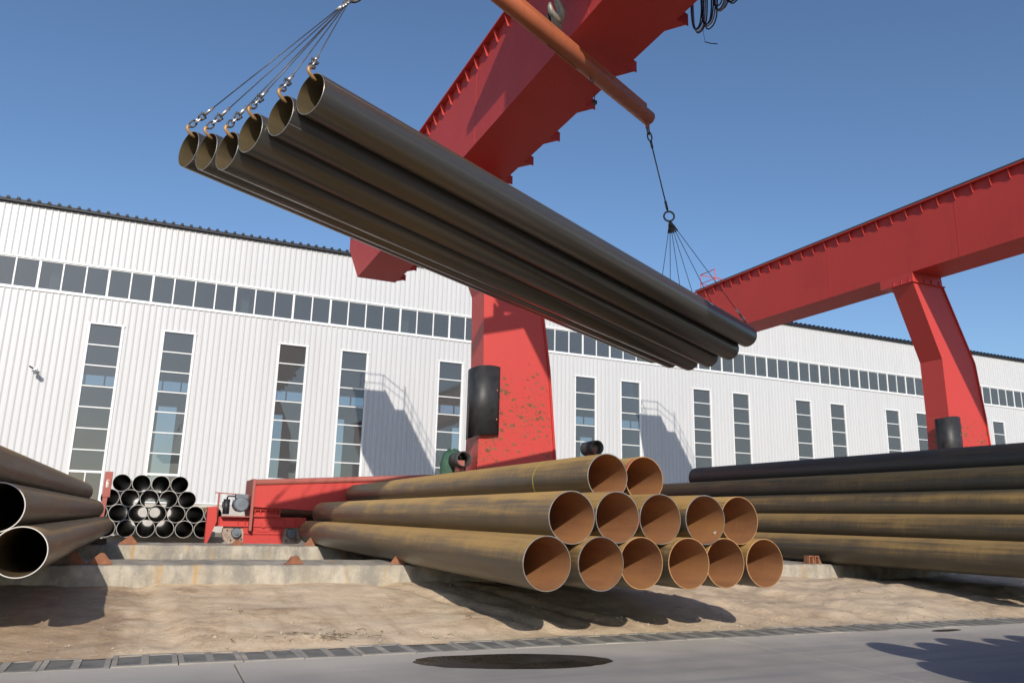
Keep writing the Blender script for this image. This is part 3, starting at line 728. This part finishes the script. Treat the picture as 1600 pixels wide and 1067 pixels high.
# ------------------------------------------------------------------ pipes
PM = {}
def pipe_mesh(D, L, wall, mats, seg=56):
    key = (D, L, wall, mats)
    if key in PM: return PM[key]
    mb = MB(); ro, ri = D/2, D/2-wall; bev = wall*.25
    ys_ = [0, L*.33, L*.66, L]
    def ring(y, r_):
        i = len(mb.v)
        for k in range(seg): th = 2*math.pi*k/seg; mb.v.append((r_*math.cos(th), y, r_*math.sin(th)))
        return i
    o_ = [ring(y, ro) for y in ([bev]+ys_[1:-1]+[L-bev])]; n_ = [ring(y, ri) for y in ys_]
    def band(a, b_, mi, sm, flip=False):
        for k in range(seg):
            q = (a+k, a+(k+1) % seg, b_+(k+1) % seg, b_+k); mb.quad(q[::-1] if flip else q, mi, sm)
    for a, b_ in zip(o_[:-1], o_[1:]): band(a, b_, 0, True, True)
    for a, b_ in zip(n_[:-1], n_[1:]): band(a, b_, 1, True)
    r0, r1 = ring(0, ro-bev), ring(L, ro-bev); i0, i1 = ring(0, ri), ring(L, ri); oo0, oo1 = ring(bev, ro), ring(L-bev, ro)
    band(r0, i0, 2, False, True); band(i1, r1, 2, False, True); band(oo0, r0, 2, False, True); band(r1, oo1, 2, False, True)
    me = bpy.data.meshes.new('steel_pipe'); me.from_pydata(mb.v, [], mb.f)
    for m_ in mats: me.materials.append(MATS[m_])
    me.polygons.foreach_set('material_index', mb.m); me.polygons.foreach_set('use_smooth', mb.s); me.update()
    PM[key] = me; return me
def pipe(D, L, mats, pos, label, group, direction=(0, 1, 0), wall=.0085):
    ob = link('steel_pipe', pipe_mesh(D, L, wall, mats))
    q = Vector(direction).to_track_quat('Y', 'Z'); ob.rotation_mode = 'QUATERNION'
    ob.rotation_quaternion = q @ Vector((0, 1, 0)).rotation_difference(Vector((0, 1, 0)))
    ob.location = pos; return tag(ob, label, 'pipe', group)
A = ('pipe_rusty', 'bore_orange', 'rim_bare'); B = ('pipe_rusty', 'bore_orange', 'rim_rust')
# front stack: six, five, two
front = []
row1 = [3.426, 3.981, 4.493, 5.031, 5.554, 6.063]; mats1 = [A, A, B, B, B, B]
row2_ = [3.690, 4.237, 4.762, 5.292, 5.8085]; mats2 = [A, A, A, A, B]
zr1 = -.394
for i, x in enumerate(row1):
    front.append(pipe(.508, 12.2, mats1[i], (x, 6.73+(.0, -.05, .03, -.02, .06, .03)[i], zr1), f'rusty pipe, {ordinal(i)} from the crane truck in the bottom row of the orange mouthed stack', 'pipes in the orange-mouthed front stack'))
for i, x in enumerate(row2_):
    hg = (row1[i+1]-row1[i])/2; z = zr1+math.sqrt(.5085**2-hg**2)
    front.append(pipe(.508, 12.2, mats2[i], ((row1[i]+row1[i+1])/2, 6.76+(0, .03, .05, 0, .08)[i], z), f'rusty pipe, {ordinal(i)} from the crane truck in the middle row of the orange mouthed stack', 'pipes in the orange-mouthed front stack'))
m2 = [( (row1[i]+row1[i+1])/2, zr1+math.sqrt(.5085**2-((row1[i+1]-row1[i])/2)**2)) for i in range(5)]
tops = []
for n_, (i, lab) in enumerate(((1, 'rusty steel pipe with a yellow chalk ring on top of the orange-mouthed stack'), (2, 'rusty steel pipe without chalk ring on top of the orange-mouthed stack'))):
    (xa, za), (xb, zb) = m2[i], m2[i+1]; d = math.hypot(xb-xa, zb-za); mx, mz = (xa+xb)/2, (za+zb)/2; h = math.sqrt(max(.01, .5085**2-(d/2)**2))
    tops.append(pipe(.508, 11.75, (A, B)[n_], (mx-(zb-za)/d*h, 7.42+.06*n_, mz+(xb-xa)/d*h), lab, 'pipes in the orange-mouthed front stack'))
def ringmark(par, y, r_, a0, a1, wdt, mat, name):
    q = MB(); n = 20
    for k in range(n+1):
        th = a0+(a1-a0)*k/n; q.v += [(r_*math.cos(th), y+.004*math.sin(9*th), r_*math.sin(th)), (r_*math.cos(th), y+wdt+.004*math.sin(7*th), r_*math.sin(th))]
    for k in range(n): q.quad((2*k, 2*k+2, 2*k+3, 2*k+1), 0, True)
    return q.build(name, mat, par)
ringmark(tops[0], 1.35, .2552, R(60), R(215), .02, 'chalk_yellow', 'chalk_ring')
ringmark(tops[0], -.001, .2556, R(8), R(48), .035, 'rail_red', 'red_tick')
ringmark(tops[1], -.001, .2556, R(120), R(160), .035, 'rail_red', 'red_tick')
ringmark(front[7], -.001, .2556, R(-35), R(5), .03, 'rail_red', 'red_tick')
# painted marks in two of the bores
def bore_mark(par, strokes, y0, th0, sc):
    q = MB()
    for st_ in strokes:
        pts = [((.2425)*math.cos(th0+p*sc/.2425), y0+t_*sc, .2425*math.sin(th0+p*sc/.2425)) for p, t_ in st_]
        q.tube(pts, .0045, 5)
    q.build('painted_mark', 'paint_white', par)
zero = [[(.5*math.cos(t_*.5236), .9*math.sin(t_*.5236)) for t_ in range(13)]]
bore_mark(front[10], zero, .14, R(205), .055)
bore_mark(front[10], [[(.4*math.cos(t_*.5236+.3), .8*math.sin(t_*.5236)) for t_ in range(10)]], .12, R(172), .05)
bore_mark(front[9], [[(0, 0), (0, 1)], [(0, 1), (.6, .9), (.6, 0)]], .1, R(-35), .03)
# right hand stack, dark and olive
C_ = ('pipe_olive', 'bore_brown', 'rim_rust'); Dk = ('pipe_mill', 'bore_brown', 'rim_bare')
ps = .66; zs_ = .3868
rown = ('bottom', 'second', 'third', 'fourth', 'top')
for k in range(5):
    for j in range(5-k):
        x = 11.43+ps/2*k+ps*j; z = -.394+zs_*k
        mt = Dk if k == 4 else C_
        if k == 4: lab = 'dark steel pipe lying alone on top of the long olive-brown pipe stack'
        else: lab = f'olive pipe, {ordinal(j)} from the orange mouthed stack in the {rown[k]} row of the olive stack'
        pipe(.508, 12.2, mt, (x, (6.75+random.uniform(-.15, .15)) if k < 4 else 4.4, z), lab, 'pipes in the long olive-brown stack')
# left hand stack, brown
Br = ('pipe_brown', 'bore_brown', 'rim_pale'); pl = .428; zl = math.sqrt(.407**2-(pl/2)**2)
for k in range(3):
    for j in range(5-k):
        pipe(.406, 11.75, Br, (-.925-pl/2*k-pl*j, 7.5+(.0, .05, -.6)[k]+(.0 if j == 0 else random.uniform(-.1, .1)), -.350+zl*k),
             f'brown pipe, {ordinal(j)} from the sunlit sleepers in the {("bottom", "middle", "top")[k]} row of the brown stack', 'pipes in the brown stack')
for y in (11.07, 17.47):
    s_ = MB().box(-2.95, -.72, y-.08, y+.08, -.650, -.5535).build('timber_skid', 'timber'); tag(s_, f'dark timber skid under the brown pipes on the {"bank-side" if y < 12 else "crane-side"} sleeper', 'timber')
# back stack of dark-mouthed pipes, seen end-on
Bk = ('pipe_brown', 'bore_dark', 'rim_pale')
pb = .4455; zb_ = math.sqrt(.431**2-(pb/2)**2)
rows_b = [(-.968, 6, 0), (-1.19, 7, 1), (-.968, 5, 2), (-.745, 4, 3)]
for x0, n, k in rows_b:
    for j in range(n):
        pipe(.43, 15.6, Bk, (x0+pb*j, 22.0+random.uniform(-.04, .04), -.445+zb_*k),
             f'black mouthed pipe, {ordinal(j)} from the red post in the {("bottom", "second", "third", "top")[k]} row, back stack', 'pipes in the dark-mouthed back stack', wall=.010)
for y in (23.2, 29.5, 36.2):
    s_ = MB().box(-1.6, 2.1, y-.12, y+.12, YARD-.02, -.661).build('concrete_block', 'plinth'); tag(s_, f'concrete bearer under the dark-mouthed back stack, {"nearest its open mouths" if y < 24 else ("at its middle" if y < 30 else "nearest the warehouse")}', 'block')
for y, x0, lab in ((21.7, 3.25, 'tan steel pipe lying behind the crane truck under the saddle beam'),):
    pipe(.36, 6.4, ('pipe_brown', 'bore_dark', 'rim_rust'), (x0-.42, y, .0), lab, None, (1, .02, 0))
    for xx in (4.4, 8.4):
        s_ = MB().prism([(xx-.12, YARD-.02), (xx+.12, YARD-.02), (xx+.08, -.182), (xx-.08, -.182)], 'y', y-.25, y+.32).build('trestle', 'timber'); tag(s_, f'timber trestle under the tan pipe, {"beside its open mouth" if xx < 5 else "below its hidden far half"}', 'trestle')
# stack on the other side of the road (its shadow falls on the road)
for k in range(3):
    for j in range(8-k):
        pipe(.508, 12.2, C_, (5.55+.26*k+.52*j, -8.92+random.uniform(-.12, .12), ROAD+.257+.4405*k+.06),
             f'olive pipe, {ordinal(j)} in the {("bottom", "middle", "top")[k]} row of the roadside stack shading the road', 'pipes in the roadside stack')
for y in (-7.0, 1.0):
    s_ = MB().box(5.1, 9.7, y-.1, y+.1, ROAD, ROAD+.0625).build('timber_skid', 'timber'); tag(s_, f'timber skid under the roadside pipe stack, {"near its shadow on the road" if y > 0 else "at its far end"}', 'timber')

# rusty angle chocks on the sleepers
def chock(x, y, ang, wd, h, label):
    q = MB(); q.prism([(-wd/2, 0), (wd/2, 0), (wd*.12, h), (-wd*.02, h)], 'y', -.012, .012); q.box(-wd*.42, wd*.42, .012, .11, 0, .012); q.prism([(-wd*.30, .012), (-wd*.26, .012), (-wd*.02, h*.9), (-wd*.06, h*.9)], 'y', .012, .10)
    ob = q.build('pipe_chock', 'chock_rust'); ob.location = (x, y, -.653); ob.rotation_euler = (0, 0, ang)
    return tag(ob, label, 'chock', 'rusty pipe chocks')
chock(-.50, 11.03, .1, .30, .135, 'rusty triangular chock on the bank-side sleeper beside the brown stack')
chock(-.79, 11.0, -.15, .30, .15, 'rusty chock on the bank-side sleeper tucked under the brown stack')
chock(1.83, 11.05, .25, .26, .11, 'rusty chock alone midway along the bank-side sleeper')
chock(3.25, 11.04, -.2, .22, .15, 'rusty chock on the bank-side sleeper wedged against the orange-mouthed stack')
chock(-.33, 17.45, .1, .36, .16, 'rusty triangular chock on the crane-side sleeper below the dark-mouthed stack')
chock(1.70, 17.46, .2, .3, .11, 'rusty chock on the crane-side sleeper in front of the crane truck wheel')
chock(3.18, 17.45, -.1, .26, .17, 'rusty chock on the crane-side sleeper wedged against the orange-mouthed stack')
for i, dx in enumerate((0, .14)):
    q = MB(); q.box(-.06, -.04, -.06, .06, 0, .14); q.box(.03, .05, -.06, .06, 0, .14); q.box(-.04, .03, -.06, .06, .12, .14); q.prism([(.05, 0), (.12, 0), (.05, .12)], 'y', -.05, -.035)
    ob = q.build('pipe_chock', 'chock_rust'); ob.location = (10.93+dx, 11.05, -.653); ob.rotation_euler = (0, 0, .05)
    tag(ob, f'rusty channel-shaped chock at the foot of the olive-brown stack, {"the one against the pipe" if i else "the one further from the pipe"}', 'chock', 'rusty pipe chocks')

# red stop post of the back stack
rp = thing('red_post', (-.98, 20.6, YARD), 'weathered red steel post with a white mark beside the dark-mouthed stack', 'post')
MB().obox((-1.03, 20.6, -.25), Vector((1, 0, 0)), Vector((0, 1, 0)), Vector((.05, 0, 1)).normalized(), .05, .06, .75).build('shaft', 'faded_red', rp)
MB().box(-1.07, -.91, 20.52, 20.68, .28, .86).build('head', 'faded_red', rp)
q = MB(); q.box(-1.02, -.985, 20.507, 20.518, .50, .64); q.box(-.975, -.965, 20.507, 20.518, .5, .62); q.box(-1.02, -.96, 20.507, 20.518, .66, .675); q.build('white_mark', 'paint_white', rp)
q = MB(); q.tube([(-1.05, 20.6, -.3), (-1.12, 20.6, -.4), (-1.2, 20.6, -.55)], .04, 6); q.build('brace', 'faded_red', rp)

# ------------------------------------------------------------------ the lift: spreader, slings, six pipes
C0 = Vector((.486, 9.233, 4.474)); hv = Vector((.897, .442, 0)).normalized(); PV = Vector((.896, .442, -.040)).normalized()
NP = [(1.082, 8.055, 4.536), (.830, 8.466, 4.411), (.553, 8.873, 4.324), (.340, 9.315, 4.244), (.118, 9.740, 4.374), (-.089, 10.158, 4.545)]
FP = [(11.952, 13.582, 4.201), (11.725, 13.935, 3.934), (11.452, 14.333, 3.805), (11.237, 14.781, 3.775), (11.012, 15.210, 3.885), (10.804, 15.630, 4.052)]
LBL = ['first', 'second', 'third', 'fourth', 'fifth', 'sixth']
Lf = ('pipe_dark', 'bore_lift', 'rim_bare')
for i, p in enumerate(NP):
    pipe(.492, 12.2, Lf, p, ('dark grey pipe with a white patch hanging from the crane' if i == 0 else f'dark grey pipe hanging from the crane, {LBL[i]} counting the white patched one as first'), 'lifted pipes', Vector(FP[i])-Vector(p), .009)
# the white paint patch on the first pipe
P1 = bpy.data.objects[[o_.name for o_ in bpy.data.objects if o_.get('group') == 'lifted pipes'][0]]
ringmark(P1, 9.85, .2465, R(30), R(70), .14, 'paint_white', 'white_patch')
for i, o_ in enumerate([o for o in bpy.data.objects if o.get('group') == 'lifted pipes']):
    th = R((24, -40, 10, -75, -20, -50)[i]); q = MB(); q.tube([(.2462*math.cos(th), .004, .2462*math.sin(th)), (.2462*math.cos(th), 12.19, .2462*math.sin(th))], .0035, 6)
    q.build('weld_seam', 'steel_dark', o_)
sa = C0 + hv*2.2; sb = C0 + hv*9.95; sa.z = 9.16; sb.z = 9.06
sp = thing('spreader_beam', ((sa+sb)/2), 'orange-brown tubular spreader beam hanging level from the crane hook', 'spreader beam')
d = (sb-sa).normalized(); side = Vector((d.y, -d.x, 0)).normalized(); upv = side.cross(d)
if upv.z < 0: upv = -upv
MB().tube([sa, sb], .165, 28).build('tube', 'spreader_orange', sp)
q = MB(); q.obox((sa+sb)/2+upv*.17, d, side, upv, (sb-sa).length/2-.25, .10, .055); q.build('top_plate', 'spreader_orange', sp)
mid = sa + d*((HK-sa).dot(d)); mid = sa + d*((HK-sa).dot(d))
q = MB()
for s_ in (-1, 1):
    c_ = mid+side*.055*s_; pl_ = []
    q.obox(c_+upv*.34, d, side, upv, .16, .012, .20); q.obox(c_+upv*.20, d, side, upv, .30, .012, .06)
q.tube([mid+upv*.46-side*.09, mid+upv*.46+side*.09], .035, 12); q.build('lifting_lug', 'steel_dark', sp)
q = MB()
for s_, e in ((1, sa), (-1, sb)):
    q.obox(e+d*.06*s_-upv*.21, d, side, upv, .07, .014, .08)
q.build('end_lugs', 'spreader_orange', sp)
q = MB(); q.obox(mid+d*.35-upv*.165-side*.05, d, side, upv, .5, .004, .012); q.build('weld_strip', 'hook_tan', sp)
q = MB(); c_ = sb-d*2.35-upv*.2; q.tube([c_+d*.05*math.cos(t_*.6)+upv*.07*math.sin(t_*.6) for t_ in range(11)], .014, 6); q.build('small_shackle', 'steel_dark', sp)
def linkring(mb, c_, ax_, n_, ra, rb, r_):
    bx_ = n_.cross(ax_).normalized(); pts = [c_+ax_*(ra*math.cos(t_*math.pi/8))+bx_*(rb*math.sin(t_*math.pi/8)) for t_ in range(16)]
    mb.tube(pts, r_, 6, closed=True)
def main_sling(a, ring, label):
    t = thing('main_sling', tuple(ring), label, 'sling')
    dd_ = (ring-a); L_ = dd_.length; dd_.normalize(); sd_ = dd_.cross(Vector((0, 0, 1)));  sd_.normalize()
    MB().tube([a+dd_*.34, ring-dd_*.22], .016, 8).build('rope', 'steel_rope', t)
    MB().tube([a+dd_*.30, a+dd_*.46], .03, 8).build('ferrule', 'steel_dark', t); MB().tube([ring-dd_*.46, ring-dd_*.26], .03, 8).build('ferrule', 'steel_dark', t)
    q = MB(); linkring(q, a+dd_*.06, dd_, sd_, .09, .05, .018); q.build('link', 'steel_dark', t)
    q = MB(); linkring(q, a+dd_*.20, dd_, sd_.cross(dd_), .10, .05, .018); q.build('link', 'steel_dark', t)
    fwd_ = Vector((.4, .89, .2)).normalized()
    q = MB(); linkring(q, ring-dd_*.10, Vector((0, 0, 1)), fwd_, .12, .12, .022); q.build('master_ring', 'steel_dark', t)
    return t
Rn = Vector((1.77, 9.87, 7.18)); Rf = Vector((10.239, 14.042, 6.86))
main_sling(sa+d*.06-upv*.27, Rn, 'steel rope sling with a ring over the open near mouths of the lifted pipes')
main_sling(sb-d*.06-upv*.27, Rf, 'steel rope sling with a large ring over the white-patched end of the lifted pipes')
def sling_leg(top, rim, outward, label, group, bright):
    """hook over the pipe rim, shackle links, ferrule and rope up to the ring"""
    t = thing('sling_leg', tuple(rim), label, 'sling', group)
    dd_ = (top-rim).normalized(); sd_ = dd_.cross(outward).normalized()
    hm = 'hook_tan'
    pts, rr = [], []
    c_ = rim + Vector((0, 0, .012)) ; upw = Vector((0, 0, 1))
    # J hook: nose inside the bore, saddle over the rim, shank rising outside towards the rope
    for p_, r_ in (((-.10, -.075), .010), ((-.07, -.082), .017), ((-.02, -.06), .021), ((.03, -.02), .022), ((.065, .035), .023), ((.06, .085), .022), ((.02, .115), .02)):
        pts.append(c_ + outward*p_[0]*.8 + upw*p_[1]*.6); rr.append(r_*.98)
    MB().tube(pts, rr, 10).build('hook', hm, t)
    e = pts[-1]; d2 = (top-e).normalized(); s2 = d2.cross(outward).normalized()
    q = MB(); linkring(q, e+d2*.05, d2, s2, .055, .035, .012); q.build('link', 'steel_dark', t)
    q = MB(); linkring(q, e+d2*.13, d2, s2.cross(d2), .055, .032, .012); q.build('link', 'steel_bright', t)
    q = MB(); linkring(q, e+d2*.20, d2, s2, .05, .035, .013); q.tube([e+d2*.235-s2.cross(d2)*.05, e+d2*.235+s2.cross(d2)*.05], .012, 6); q.build('shackle', 'steel_dark', t)
    MB().tube([e+d2*.25, e+d2*.40], .021, 8).build('ferrule', 'steel_bright', t)
    MB().tube([e+d2*.38, top-d2*.18], .0075, 6).build('rope', 'steel_rope', t)
    MB().tube([top-d2*.30, top-d2*.14], .019, 8).build('ferrule', bright, t)
    q = MB(); linkring(q, top-d2*.08, d2, s2, .075, .03, .011); q.build('eye', 'steel_dark', t)
    return t
for i, p in enumerate(NP):
    top_n = Vector(p)+Vector((0, 0, .245-.009)); 
    sling_leg(Rn, top_n-PV*.0, -PV, f'wire rope sling leg with tan hook in the open mouth of the {LBL[i]} lifted pipe', 'sling legs hooked into the near mouths', 'steel_bright')
    fe = Vector(FP[i])+Vector((0, 0, .245-.009))
    sling_leg(Rf, fe, PV, f'dark wire rope sling leg hooked into the far end of the {LBL[i]} lifted pipe', 'sling legs hooked into the far ends', 'steel_dark')
for o_ in bpy.data.objects:
    if '_o' in o_: del o_['_o']
